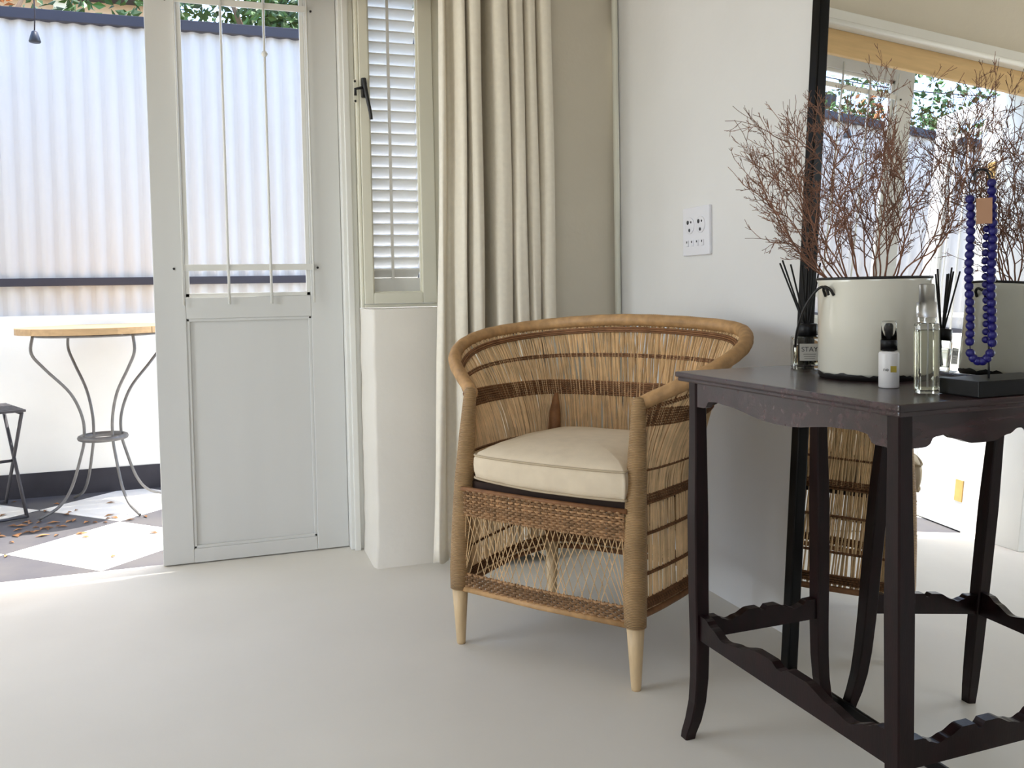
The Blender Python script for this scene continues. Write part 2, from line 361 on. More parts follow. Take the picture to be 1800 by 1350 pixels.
# invented window frames, out of view, around the two added fill lights
for nm, lab, pts in (('fill_frame_left', 'invented white window frame around the left fill light', [(XL - .10, 1.29, .23, XL - .04, 1.33, 2.17), (XL - .10, 2.63, .23, XL - .04, 2.67, 2.17), (XL - .10, 1.33, .23, XL - .04, 2.63, .27), (XL - .10, 1.33, 2.13, XL - .04, 2.63, 2.17), (XL - .09, 1.965, .27, XL - .05, 1.995, 2.13)]),
                     ('fill_frame_near', 'invented white window frame around the fill light behind the viewer', [(-2.26, YB - .10, 1.14, -2.22, YB - .04, 2.36), (-.68, YB - .10, 1.14, -.64, YB - .04, 2.36), (-2.22, YB - .10, 1.14, -.68, YB - .04, 1.18), (-2.22, YB - .10, 2.32, -.68, YB - .04, 2.36), (-1.465, YB - .09, 1.18, -1.435, YB - .05, 2.32)])):
    w = MB()
    for q in pts: w.box(*q, .003)
    struct(nm, w, 'frame_white', lab)
# black casement fastener
h = thing('window_handle', 'black iron casement fastener on the cream window', 'handle', (.531, 3.126, 1.63))
MB().box(-.022, -.004, -.045, -.012, 0, .035, .001).build('keeper_plate', 'frame_cream', h)
for z in (.028, -.04): MB().tube([(-.017, -.006, z), (-.017, -.002, z)], .004, 8).build('screw', 'black_iron', h)
MB().tube([(-.017, -.010, -.022), (-.017, -.012, 0), (.0, -.014, .004), (.012, -.014, .004)], .005, 8).build('keeper_hook', 'black_iron', h)
MB().box(.004, -.016, -.028, .020, -.0005, .040, .004).build('backplate', 'black_iron', h)
MB().tube(catmull([(.012, -.020, .035), (.014, -.026, .012), (.020, -.030, -.03), (.030, -.028, -.08), (.033, -.026, -.105)], 6), [.008] * 6 + [.007] * 6 + [.0065] * 6 + [.006] * 7, 8).build('lever', 'black_iron', h)

# ---------------------------------------------------------------- curtain
# pleats as (x, y) plan at the top; folds of full cloth gathered beside the window
CUR = [(.752, 2.862), (.757, 2.835), (.766, 2.842), (.776, 2.872), (.790, 2.868), (.800, 2.822), (.812, 2.798), (.824, 2.808), (.8275, 2.895), (.8335, 2.897), (.838, 2.806), (.850, 2.782), (.866, 2.784), (.876, 2.808), (.881, 2.885), (.896, 2.905), (.909, 2.885), (.915, 2.800), (.930, 2.778), (.952, 2.780), (.968, 2.796), (.972, 2.848), (.982, 2.788), (1.000, 2.780), (1.018, 2.792), (1.024, 2.852), (1.032, 2.798), (1.046, 2.786), (1.064, 2.798), (1.070, 2.850), (1.080, 2.800), (1.098, 2.786), (1.118, 2.794), (1.128, 2.830), (1.122, 2.872), (1.100, 2.905)]
plan = catmull([(x, y, 0) for x, y in CUR], 5)
rows = []
for i in range(41):
    z = .028 + (2.005 - .028) * i / 40; q = 1 - i / 40; row = []
    for k, p in enumerate(plan):
        s = k / (len(plan) - 1); spread = q ** 1.6
        x = p.x + spread * (-.070 * (1 - s) ** 4 + .012 * s) + .004 * math.sin(z * 6 + k * .5) * q
        y = p.y - spread * .012 * math.sin(s * 9 + 1) + .003 * math.sin(z * 5 + k * .3) - spread * .03 * (1 - s) ** 6
        row.append((x, y, z + (.006 * math.sin(k * .35) if i == 0 else 0)))
    rows.append(row)
cb = MB(); cb.grid(rows)
cur = thing('curtain', 'heavy beige linen curtain gathered beside the narrow window', 'curtain')
co = cb.build('cloth', 'curtain_linen', cur); md = co.modifiers.new('solid', 'SOLIDIFY'); md.thickness = .0022; md.offset = 0
MB().tube([(-.72, 2.845, 2.025), (1.30, 2.845, 2.025)], .010, 10).build('rail', 'frame_white', cur)

# ---------------------------------------------------------------- double socket on the right wall
sk = thing('wall_socket', 'square white double wall socket above the wicker chair', 'socket', (XR, 2.368, 1.092))
MB().box(-.011, -.076, -.073, 0, .076, .073, .003).build('plate', 'plastic_white', sk)
for y in (.032, -.030):
    f = MB().lathe([(0, 0), (.025, 0), (.025, .002), (.023, .0025), (0, .0025)], 24).build('socket_face', 'plastic_white', sk)
    f.location = (-.0112, y, .018); f.rotation_euler = (0, R(-90), 0)
    for dz, dy, r in ((.010, .009, .0065), (.010, -.009, .0035), (-.014, 0, .0052)):
        q = MB().lathe([(0, .0024), (r, .0024), (r, .0031), (0, .0031)], 14).build('pin_hole', 'socket_hole', f); q.location = (dz, dy, 0)
for k in range(4):
    q = MB().box(-.0155, -.006, -.009, -.010, .006, .009, .0015).build('switch', 'plastic_white', sk); q.location = (0, .045 - k * .029, -.036)
    MB().box(-.0162, -.0022, .001, -.0154, .0022, .007).build('switch_mark', 'socket_hole', q)

# ---------------------------------------------------------------- wicker armchair
CH = thing('wicker_armchair', 'woven wicker tub armchair with pale wooden feet beside the curtain', 'armchair', (.756, 2.007, 0), R(-53.915))
rim_c = [(-.246, .055, .653), (-.390, .166, .736), (-.408, .305, .788), (-.291, .474, .816), (0, .475, .832), (.291, .474, .816), (.408, .305, .788), (.390, .166, .736), (.246, .055, .653)]
low_c = [(-.246, .022, 0), (-.262, .15, 0), (-.264, .30, 0), (-.215, .432, 0), (0, .468, 0), (.215, .432, 0), (.264, .30, 0), (.262, .15, 0), (.246, .022, 0)]
NS = 26
rim = catmull(rim_c, NS); low = catmull(low_c, NS); NU = len(rim)
def shell(u, z, off=0.0):
    f = max(0, min(1, u)) * (NU - 1); i = min(int(f), NU - 2); t = f - i
    a = low[i].lerp(low[i + 1], t); r = rim[i].lerp(rim[i + 1], t)
    zs = .44
    k = 0 if z <= zs else ((z - zs) / max(.02, r.z - zs)); k = min(1, k); e = k ** 1.7
    p = Vector((lerp(a.x, r.x, e), lerp(a.y, r.y, e), z)) 
    if off:
        c = Vector((0, .2, z)); d = (p - c); d.z = 0; d.normalize(); p += d * off
    return p
def rimz(u):
    f = max(0, min(1, u)) * (NU - 1); i = min(int(f), NU - 2); return lerp(rim[i].z, rim[i + 1].z, f - i)
rc = random.Random(3)
def arc_u(n):      # equal spacing along the average outline
    L = [0]
    for i in range(NU - 1): L.append(L[-1] + (rim[i + 1] - rim[i]).length * .6 + (low[i + 1] - low[i]).length * .4)
    out = []; j = 0
    for k in range(n):
        d = L[-1] * k / (n - 1)
        while j < NU - 2 and L[j + 1] < d: j += 1
        out.append((j + (d - L[j]) / (L[j + 1] - L[j])) / (NU - 1))
    return out
US = arc_u(330); sw = MB()
for layer in (0, 1):
    for iu, u in enumerate(US):
        u0 = u + rc.uniform(-.0013, .0013); lean = (rc.uniform(.001, .0045)) * (1 if layer else -1); ph = rc.uniform(0, 6)
        zt = rimz(u0) - .004; zb = .428 if layer or iu % 3 == 2 else .160; pts = []
        for j in range(13):
            t = j / 12; z = zb + (zt - zb) * t
            pts.append(shell(u0 + lean * math.sin(t * 6 + ph), z, (.0022 if layer else -.0022) + .0008 * math.sin(t * 20 + ph)))
        sw.tube(pts, .0023, 4, cap=False)
sw.build('shell_weave', 'rattan_strand', CH, stuff=True)
def band(zf, rows, rad, amp, name, m='rattan_band'):
    b = MB(); n = 210
    for r in range(rows):
        for s in (1, -1):
            pts = []
            for k in range(n):
                u = .002 + .996 * k / (n - 1); z = zf(u) + (r - (rows - 1) / 2) * rad * 1.9
                pts.append(shell(u, z, s * amp * math.cos(math.pi * k) * (1 if r % 2 else -1) + .0))
            b.tube(pts, rad, 5, cap=False)
    return b.build(name, m, CH)
band(lambda u: .622 + .012 * math.sin(math.pi * u), 7, .0032, .0052, 'thick_band')
band(lambda u: lerp(.622, rimz(u), .52) , 2, .0030, .0050, 'thin_band')
band(lambda u: .499, 1, .0034, .0048, 'thin_band')
band(lambda u: .429, 4, .0034, .0050, 'thick_band')
band(lambda u: .347, 1, .0034, .0048, 'thin_band')
band(lambda u: .253, 1, .0034, .0048, 'thin_band')
band(lambda u: .183, 4, .0032, .0050, 'thick_band')
bot = MB(); bot.tube([shell(k / 80, .158) for k in range(81)], .008, 8); bot.build('bottom_rail', 'rattan_band', CH)
# rim: wrapped roll with a darker binding inside
rimf = catmull(rim_c, 100); rimf = [rim[0] + Vector((0, -.012, -.012))] + rimf + [rim[-1] + Vector((0, -.012, -.012))]
rr_ = MB(); rr_.tube(rimf, [.014] + [.0172 + (.00055 if (k // 1) % 2 else -.00055) + .0004 * math.sin(k * .21) for k in range(len(rimf) - 2)] + [.014], 12); rr_.build('rim', 'rattan_rim', CH)
b = MB()
for k in range(3):
    b.tube([shell(u / 160, rimz(u / 160) - .022 - k * .005, -.008 + .0) for u in range(3, 158)], .0030, 5)
b.build('rim_binding', 'rattan_band', CH)
# posts and feet
for sx in (-1, 1):
    prof = [(0, 0, .148), (.0255, 0, .148), (.0272, 0, .20), (.0265, 0, .30), (.0255, 0, .42), (.0215, 0, .54), (.0175, 0, .63), (.0165, 0, .658), (.012, 0, .668), (0, 0, .670)]
    pm = MB(); pts = [(sx * lerp(.255, .246, max(0, (z - .15) / .5)), lerp(0, .047, max(0, (z - .15) / .5) ** 1.5), z) for r, _, z in prof]
    pm.tube(pts, [max(r, .0005) for r, _, z in prof], 18); pm.build('post', 'rattan_post', CH)
    f = MB(); f.tube([(sx * .255, 0, 0), (sx * .255, 0, .006), (sx * .255, 0, .08), (sx * .255, 0, .155)], [.0105, .0118, .0165, .0215], 16); f.build('leg', 'leg_wood', CH)
    f = MB(); f.tube([(sx * .228, .405, 0), (sx * .228, .405, .006), (sx * .226, .405, .20)], [.0115, .013, .021], 14); f.build('leg', 'leg_wood', CH)
    f = MB(); f.tube([(sx * .226, .405, .18), (sx * .222, .41, .40), (sx * .215, .415, .56), (sx * .213, .42, .618)], [.022, .021, .017, .006], 14); f.build('back_post', 'rattan_band', CH)
# woven seat and front
b = MB(); nx = 24
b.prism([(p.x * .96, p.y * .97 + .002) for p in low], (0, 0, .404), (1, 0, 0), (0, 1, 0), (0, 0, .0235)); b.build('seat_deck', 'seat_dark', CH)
fwv = MB(); nc = 47
def fy(x, z): return -.004 - .010 * math.cos(x / .24 * math.pi / 2)
def weave(z0, z1, rows, ncol):
    for r in range(rows):
        z = lerp(z0, z1, r / (rows - 1)); pts = []
        for k in range(ncol * 2 + 1):
            x = -.232 + .464 * k / (ncol * 2)
            pts.append((x, fy(x, z) + .0042 * math.sin(k * math.pi / 2 + r * math.pi), z + rc.uniform(-.0006, .0006)))
        fwv.tube(pts, .0031, 5, cap=False)
    for k in range(ncol):
        x = -.230 + .460 * k / (ncol - 1)
        fwv.tube([(x, fy(x, z0), z0 - .004), (x + rc.uniform(-.001, .001), fy(x, z1), z1 + .004)], .0024, 4)
weave(.346, .408, 11, nc); weave(.152, .190, 7, nc)
fwv.build('front_weave', 'rattan_weave', CH, stuff=True)
b = MB(); b.tube([(-.24, -.006, .150), (0, -.016, .150), (.24, -.006, .150)], .008, 8); b.build('front_rail', 'rattan_rim', CH)
b = MB(); b.tube([(-.24, -.004, .412), (0, -.012, .412), (.24, -.004, .412)], .006, 8); b.build('seat_rail', 'rattan_band', CH)
lat = MB()
for k in range(27):
    x0 = -.226 + .452 * k / 26
    for sgn in (-1, 1):
        x1 = max(-.236, min(.236, x0 + sgn * (.062 + .012 * math.sin(k * .7)) + rc.uniform(-.003, .003)))
        y0, y1 = fy(x0, .35), fy(x1, .19)
        lat.tube([(x0, y0, .350), (lerp(x0, x1, .44), lerp(y0, y1, .5) + sgn * .001, .28), (x1, y1, .186)], .0012, 4)
lat.build('front_lattice', 'rattan_strand', CH, stuff=True)

# seat cushion: a loose thing lying on the chair
cu = thing('seat_cushion', 'beige linen box cushion on the wicker armchair', 'cushion', (.756, 2.007, 0), R(-53.915))
def cush_outline(n=72):
    P = [(-.170, -.016), (0.02, -.028), (.215, -.016), (.238, .02), (.240, .22), (.205, .37), (.10, .412), (-.06, .412), (-.17, .385), (-.215, .22), (-.205, .03)]
    return catmull([(a, b_, 0) for a, b_ in P], 8, True)
OL = cush_outline(); cc = Vector((.015, .19, 0))
prof = [(0, .430), (.5, .430), (.93, .432), (.985, .440), (1.0, .455), (1.004, .470), (1.0, .487), (.985, .503), (.955, .512), (.85, .524), (.6, .536), (.3, .541), (0, .542)]
rows = []
for r, z in prof:
    row = []
    for i, p in enumerate(OL):
        q = cc + (p - cc) * r; zz = z
        if z > .5: zz += .012 * (q.y / .4) * r - .002
        puff = 1 + .004 * math.sin(i * 1.7) * (r > .97)
        row.append((cc.x + (q.x - cc.x) * puff, cc.y + (q.y - cc.y) * puff, zz + .0015 * math.sin(i * .9) * r ** 6 + (.008 * max(0, -q.x / .2) * r if z < .5 else 0)))
    rows.append(row)
cb = MB(); cb.grid(rows, True, True); cb.build('cover', 'cushion_linen', cu)
for r, z in ((.990, .5055), (.992, .438)):
    pts = []
    for i, p in enumerate(OL):
        q = cc + (p - cc) * r; pts.append((q.x, q.y, z + (.012 * (q.y / .4) * r - .002 if z > .5 else .008 * max(0, -q.x / .2) * r)))
    MB().tube(pts, .0030, 6, closed=True).build('piping', 'cushion_piping', cu)

# ---------------------------------------------------------------- dark side table
TB = thing('side_table', 'dark polished wooden side table with scalloped apron and stretchers', 'table', (.925, 1.552, 0), .0238)
A, B_, HT, OV = .534, .2966, .7523, .0326     # local: L at origin, +x toward the mirror, -y toward the viewer
tp = MB(); tp.box(-OV, -A - OV, HT - .011, B_ + OV, OV, HT, .003); tp.box(-OV + .004, -A - OV + .004, HT - .019, B_ + OV - .004, OV - .004, HT - .0105, .003)
tp.build('table_top', 'dark_wood', TB)
def leg_mesh(sx, sy):
    m_ = MB(); rows = []
    for z, wd, fl_ in ((.734, .026, 0), (.68, .026, 0), (.60, .0275, 0), (.46, .032, .001), (.30, .031, .001), (.20, .030, .000), (.13, .029, .001), (.08, .0275, .004), (.04, .026, .010), (.012, .024, .0165), (0, .023, .018)):
        cx, cy, h_ = sx * fl_, sy * fl_, wd / 2; c = .0025
        rows.append([(cx + a, cy + b, z) for a, b in ((h_ - c, -h_), (h_, -h_ + c), (h_, h_ - c), (h_ - c, h_), (-h_ + c, h_), (-h_, h_ - c), (-h_, -h_ + c), (-h_ + c, -h_))])
    m_.grid(rows, False, True); m_.add(rows[0], [tuple(range(8))]); m_.add(rows[-1], [tuple(range(8))]); return m_
for (x, y, sx, sy) in ((0, 0, -1, 1), (0, -A, -1, -1), (B_, 0, 1.25, .1), (B_, -A, 1.25, -.1)):
    o = leg_mesh(sx, sy).build('leg', 'dark_wood_leg', TB); o.location = (x, y, 0)
def apron(Ln):
    h_ = Ln / 2; e = Ln
    pts = [(0, .684), (.026, .684), (.034, .686), (.044, .698), (.068, .700), (.10 if Ln > .4 else .085, .698 if Ln > .4 else .692), (h_ - .02, .6835), (h_, .683)]
    return lambda s: interp(pts, s if s <= h_ else Ln - s)
def stretch(Ln):
    h_ = Ln / 2
    if Ln > .4: pts = [(0, .264), (.026, .262), (.045, .252), (.085, .238), (.13, .246), (.19, .261), (.235, .261), (h_ - .006, .2525), (h_, .2525)]
    else: pts = [(0, .255), (.028, .254), (.04, .246), (.056, .241), (.075, .246), (.105, .257), (.128, .257), (h_ - .004, .2495), (h_, .2495)]
    return lambda s: interp(pts, s if s <= h_ else Ln - s)
for (o, u, Ln, tt) in (((-.010, -.010, 0), (0, -1, 0), A - .02, (.014, 0, 0)), ((B_ - .004, -.010, 0), (0, -1, 0), A - .02, (.014, 0, 0)), ((.010, .004 - .008, 0), (1, 0, 0), B_ - .02, (0, .014, 0)), ((.010, -A - .010, 0), (1, 0, 0), B_ - .02, (0, .014, 0))):
    f = apron(Ln); n = 60; S_ = [Ln * i / n for i in range(n + 1)]
    MB().strip([(s, f(s)) for s in S_], [(s, .735) for s in S_], o, u, tt).build('apron', 'dark_wood', TB)
for (o, u, Ln, tt) in (((-.009, -.010, 0), (0, -1, 0), A - .02, (.018, 0, 0)), ((.010, -.009, 0), (1, 0, 0), B_ - .02, (0, .018, 0)), ((.010, -A - .009, 0), (1, 0, 0), B_ - .02, (0, .018, 0))):
    f = stretch(Ln); n = 80; S_ = [Ln * i / n for i in range(n + 1)]
    MB().strip([(s, .212) for s in S_], [(s, f(s)) for s in S_], o, u, tt).build('stretcher', 'dark_wood_leg', TB)

# ---------------------------------------------------------------- leaning mirror
TILT, MROT = R(3.469), R(-.945)
MI = thing('leaning_mirror', 'tall mirror in a thin black frame leaning on the right wall', 'mirror', (1.268, 1.353, 0))
MI.rotation_euler = Matrix.Rotation(MROT, 3, 'Z').to_4x4().to_3x3().to_euler()
MI.rotation_euler = (Matrix.Rotation(MROT, 3, 'Z') @ Matrix.Rotation(TILT, 3, 'Y')).to_euler()
ML, MR_, MH = .400, -.55, 2.0      # local y extents, height; glass in plane x=0, front is -x
z0m = .003
MB().add([(0, MR_ + .02, .02), (0, ML - .02, .02), (0, ML - .02, MH - .02), (0, MR_ + .02, MH - .02)], [(0, 1, 2, 3)]).build('mirror_glass', 'mirror_glass', MI)
for (y0, y1, a, b) in ((ML - .030, ML, z0m, MH), (MR_, MR_ + .030, z0m, MH)):
    MB().box(-.014, y0, a, .020, y1, b, .004).build('frame_stile', 'mirror_frame', MI)
MB().box(-.005, MR_ + .030, z0m, .020, ML - .030, .026, .003).build('frame_rail', 'mirror_frame', MI)
MB().box(-.014, MR_ + .030, MH - .03, .020, ML - .030, MH, .003).build('frame_rail', 'mirror_frame', MI)
MB().box(.002, MR_ + .01, .02, .014, ML - .01, MH - .01).build('back_board', 'mirror_frame', MI)

# ---------------------------------------------------------------- enamel pot with dry twigs
PX, PY = 1.148, 1.312; ZT = HT + .0004
PT = thing('enamel_pot', 'chipped white enamel pot with black rim on the dark table', 'pot', (PX, PY, ZT))
PRr = .096
p = MB(); p.lathe([(0, .004), (PRr - .010, .004), (PRr - .004, .007), (PRr, .013), (PRr, .172), (PRr + .002, .178), (PRr - .001, .180), (PRr - .003, .176), (PRr - .003, .014), (0, .010)], 64); p.build('body', 'enamel', PT)
p = MB(); p.tube([((PRr + .0005) * math.cos(a), (PRr + .0005) * math.sin(a), .179) for a in [2 * math.pi * k / 64 for k in range(64)]], .0026, 8, closed=True); p.build('rim', 'enamel_chip', PT)
# worn foot: chipped dark edge with a ragged upper line
prc = random.Random(12); hts = [.0085 + .004 * prc.random() + .002 * math.sin(k * .5) for k in range(96)]
rows = [[((PRr - .0035 if j == 0 else PRr + .0006) * math.cos(2 * math.pi * k / 96), (PRr - .0035 if j == 0 else PRr + .0006) * math.sin(2 * math.pi * k / 96), (.0003 if j == 0 else (.006 if j == 1 else hts[k]))) for k in range(96)] for j in range(3)]
p = MB(); p.grid(rows, True, True); p.lathe([(0, .0003), (PRr - .0035, .0003)], 96); p.build('worn_foot', 'enamel_chip', PT)
def pot_ear(ang):
    c, s = math.cos(ang), math.sin(ang); D = Vector((c, s, 0)); T = Vector((-s, c, 0)); P = D * PRr
    e = MB(); e.tube(catmull([P + T * .011 + Vector((0, 0, .150)), P + T * .009 + D * .006 + Vector((0, 0, .160)), P + D * .010 + Vector((0, 0, .165)), P - T * .009 + D * .006 + Vector((0, 0, .160)), P - T * .011 + Vector((0, 0, .148))], 5), .0026, 8)
    return e.build('ear', 'enamel_chip', PT)
EA = R(180)
pot_ear(EA); pot_ear(EA + math.pi)
# wire bail hanging down the left side of the pot
D = Vector((math.cos(EA), math.sin(EA), 0)); T = Vector((-math.sin(EA), math.cos(EA), 0)); P = D * (PRr + .007)
bl = MB(); bl.tube(catmull([P + T * .006 + Vector((0, 0, .150)), P + T * .004 + D * .004 + Vector((0, 0, .162)), P - T * .004 + D * .010 + Vector((0, 0, .164)), P - T * .018 + D * .016 + Vector((0, 0, .150)), P - T * .036 + D * .022 + Vector((0, 0, .122)), P - T * .054 + D * .022 + Vector((0, 0, .085)), P - T * .070 + D * .014 + Vector((0, 0, .055))], 6), .0024, 8); bl.build('bail', 'enamel_chip', PT)

tw = random.Random(21)
def twig_branch(az_, lean, length, seed):
    """one dry branch: a forked stem with many fine side twigs, rooted in the pot"""
    r_ = random.Random(seed); mb = MB()
    def grow(p, d, L, rad, lev):
        n = max(4, int(L / .014)); pts = [p]; dirs = [d]
        wob = Vector((r_.uniform(-1, 1), r_.uniform(-1, 1), 0)).normalized()
        for i in range(n):
            d = (d + wob * r_.uniform(-.10, .10) + Vector((r_.uniform(-1, 1), r_.uniform(-1, 1), r_.uniform(-1, 1))) * .21 + Vector((0, 0, .075 if lev == 0 else .05))).normalized()
            p = p + d * (L / n)
            lim = 1.263 + (p.z + ZT) * .0606 - .012 - PX          # stay in front of the mirror glass
            if p.x > lim: p.x = lim; d.x = -abs(d.x) * .3
            pts.append(p); dirs.append(d)
        mb.tube(pts, [max(.00045, rad * (1 - .75 * i / n)) for i in range(n + 1)], 4 if lev else 5, cap=False)
        if lev < 3:
            cnt = {0: 11, 1: 5, 2: 3}[lev]
            for k in range(cnt):
                i = min(n - 1, max(1, int(n * (.12 + .86 * (k + r_.random()) / cnt) if lev == 0 else n * (.2 + .75 * r_.random()))))
                ax_ = dirs[i].orthogonal().normalized(); ax_.rotate(Matrix.Rotation(r_.uniform(0, 6.28), 3, dirs[i]))
                nd = (dirs[i] * r_.uniform(.75, 1.1) + ax_ * r_.uniform(.45, .85)).normalized()
                grow(pts[i], nd, L * r_.uniform(.26, .48) * (1.0 if lev == 0 else .85), rad * .62, lev + 1)
    base = Vector((math.cos(az_) * .055 * lean, math.sin(az_) * .055 * lean, .02))
    d0 = Vector((math.cos(az_) * lean * .55, math.sin(az_) * lean * .55, 1)).normalized()
    q = Vector((math.cos(az_) * .075 * min(1, lean), math.sin(az_) * .075 * min(1, lean), .175))
    mb.tube([Vector((-math.cos(az_) * .03, -math.sin(az_) * .03, .015)), q], [.0022, .0021], 5, cap=False)
    grow(q, Vector((math.cos(az_) * lean * 1.0, math.sin(az_) * lean * 1.0, 1)).normalized(), length, .0016, 0)
    return mb
lateral = math.atan2(-math.sin(YAW), math.cos(YAW))        # direction of picture right in the room
SPEC = [(180, 1.9, .29), (188, 1.45, .30), (170, 1.1, .28), (205, 1.5, .25), (160, 1.3, .26), (185, .65, .33), (215, .6, .30), (140, .6, .31), (0, .25, .31), (90, .3, .31), (270, .35, .30), (20, .55, .36), (-30, .8, .32), (35, .5, .33), (-60, .7, .30), (-15, 1.0, .30), (200, .4, .30), (250, .5, .26), (120, .8, .24), (300, .6, .26), (176, 2.3, .26), (60, .3, .30)]
for i, (a_, ln_, L_) in enumerate(SPEC):
    o = twig_branch(R(a_) + lateral, ln_, L_, 100 + i).build('dry_twig', 'twig'); o.location = (PX, PY, ZT)
    tag(o, 'dry brown forked twig standing in the enamel pot', 'twig', 'dry twigs in the enamel pot')

# ---------------------------------------------------------------- reed diffuser
DX, DY = 1.150, 1.502
RD = thing('reed_diffuser', 'square glass reed diffuser with black reeds on the dark table', 'diffuser', (DX, DY, ZT), R(-30))
h_ = .030
b = MB(); b.box(-h_, -h_, 0, h_, h_, .066, .004); b.build('bottle', 'clear_glass', RD)
b = MB(); b.box(-h_ + .005, -h_ + .005, .009, h_ - .005, h_ - .005, .050, .003); b.build('oil', 'liquid', RD)
b = MB(); b.lathe([(.0, .066), (.017, .066), (.020, .068), (.020, .089), (.018, .091), (.010, .091), (.010, .067)], 28); b.build('collar', 'black_plastic', RD)
lb = MB().box(-.019, -h_ - .0006, .018, .019, -h_ - .0001, .052).build('label', 'label_grey', RD)
def text_part(txt, size, loc, rot, m, parent, name='lettering', xscale=1.0):
    cu_ = bpy.data.curves.new('lettering', 'FONT'); cu_.body = txt; cu_.size = size; cu_.align_x = 'CENTER'; cu_.extrude = .0002
    t_ = bpy.data.objects.new('lettering_tmp', cu_); COL.objects.link(t_); bpy.context.view_layer.update()
    me = bpy.data.meshes.new_from_object(t_.evaluated_get(bpy.context.evaluated_depsgraph_get())); bpy.data.objects.remove(t_)
    me.materials.clear(); o = link(name, me, m, parent); o.location = loc; o.rotation_euler = rot; o.scale = (xscale, 1, 1); return o
text_part('STAY', .0135, (0, -h_ - .0009, .0365), (R(90), 0, 0), 'print_dark', lb)
for k in range(3): MB().box(-.012 + k * .001, -h_ - .0008, .031 - k * .0045, .012 - k * .001, -h_ - .0005, .0318 - k * .0045).build('print_line', 'print_dark', lb)
rdr = random.Random(5)
for k, (dx, dy, L_) in enumerate(((-.36, .10, .165), (-.33, -.06, .170), (-.22, .08, .155), (.10, .12, .16), (.16, -.12, .155), (.03, -.05, .165), (-.05, .2, .15))):
    d = Vector((dx, dy, 1)).normalized(); q = Vector((dx * .02, dy * .02, .091)); MB().tube([q - d * .080, q + d * L_ * .80], .0019, 6).build('reed', 'black_reed', RD)

# ---------------------------------------------------------------- small pump bottle
PB = thing('pump_bottle', 'small white bottle with black pump under a clear cap', 'bottle', (1.046, 1.160, ZT), R(-35))
b = MB(); b.lathe([(0, 0), (.0145, 0), (.0158, .0015), (.0158, .055), (.0145, .0580), (.009, .060), (0, .060)], 32); b.build('bottle_body', 'bottle_white', PB)
b = MB(); b.lathe([(0, .0605), (.0128, .0605), (.0128, .077), (.0120, .078), (0, .078)], 28); b.build('collar', 'black_plastic', PB)
b = MB(); b.lathe([(0, .0785), (.0062, .0785), (.0068, .090), (.0068, .101), (.005, .104), (0, .105)], 20); b.box(-.0075, -.004, .094, .0005, .004, .1005, .0015); b.build('pump_head', 'black_plastic', PB)
b = MB(); b.lathe([(.0122, .0782), (.0118, .104), (.0105, .108), (0, .1085)], 28); o = b.build('clear_cap', 'clear_plastic', PB); o.modifiers.new('s', 'SOLIDIFY').thickness = .0007
MB().box(.0005, -.01655, .026, .0095, -.0150, .036).build('gold_mark', 'gold_print', PB)
text_part('no', .008, (-.0065, -.0162, .028), (R(90), 0, 0), 'print_dark', PB, 'print_mark')

# ---------------------------------------------------------------- clear spray bottle
SB = thing('spray_bottle', 'tall clear spray bottle of pale liquid near the table corner', 'bottle', (1.038, 1.072, ZT), R(-35))
b = MB(); b.box(-.0165, -.0165, 0, .0165, .0165, .108, .005); b.build('bottle_body', 'clear_glass', SB)
b = MB(); b.box(-.0140, -.0140, .006, .0140, .0140, .098, .004); b.build('liquid', 'liquid', SB)
b = MB(); b.lathe([(0, .1082), (.0128, .1082), (.0132, .1145), (.012, .116), (0, .116)], 24); b.build('neck_ring', 'clear_plastic', SB)
b = MB(); b.lathe([(0, .1162), (.0145, .1162), (.0145, .1390), (.0112, .1400), (.0112, .165), (.0100, .167), (0, .1672)], 28); b.build('cap', 'frosted_plastic', SB)
b = MB(); b.tube([(0, 0, .01), (.001, 0, .108)], .0014, 6); b.build('dip_tube', 'plastic_white', SB)

# ---------------------------------------------------------------- bead necklace on a stand
NX, NY = 1.099, 1.019
ST = thing('necklace_stand', 'black block stand with a thin wire post at the table edge', 'stand', (NX, NY, ZT), R(1.4))
MB().box(-.044, -.027, 0, .125, .046, .024, .002).build('base', 'black_plastic', ST)
rv = Matrix.Rotation(R(-46), 3, 'Z')
b = MB(); b.tube([rv @ v for v in catmull([(.004, .008, .022), (.004, .008, .15), (.004, .008, .30), (.001, .006, .330), (-.010, .002, .335), (-.016, 0, .329), (-.017, 0, .320)], 6)], .0016, 8); b.build('post', 'black_iron', ST)
NK = thing('bead_necklace', 'string of dark blue beads hanging from the wire stand', 'necklace', (NX, NY, ZT), R(-46))
bd = MB(); bd.lathe([(.0004, -.0058), (.0034, -.0053), (.0060, -.0028), (.0067, 0), (.0060, .0028), (.0034, .0053), (.0004, .0058)], 10); bdm = bd.mesh('bead')
def bead(x, y, z, s=1.0):
    o = link('bead', bdm, 'blue_bead', NK); o.location = (x, y, z); o.scale = (s, s, s * 1.12); return o
loop = []
for k in range(19): loop.append((-.0225 + .0012 * math.sin(k * .5), -.004, .292 - k * .0118))
for k in range(1, 7):
    a = math.pi * k / 7; loop.append((-.0080 - .0145 * math.cos(a), -.004, .072 - .022 * math.sin(a)))
for k in range(21): loop.append((.0068 + .0010 * math.sin(k * .5 + 1), -.003, .078 + k * .0118))
for x, y, z in loop: bead(x, y, z)
for k in range(17): bead(-.0008 + .0010 * math.sin(k * .5), .006, .082 + k * .0118, .82)
b = MB(); b.tube([(x, y, z) for x, y, z in loop], .0008, 5)
b.tube(catmull([(-.0225, -.004, .296), (-.0235, -.003, .315), (-.016, 0, .333), (-.004, .003, .336), (.005, 0, .330), (.0075, -.002, .322)], 5), .0010, 5); b.build('cord', 'cord_dark', NK)
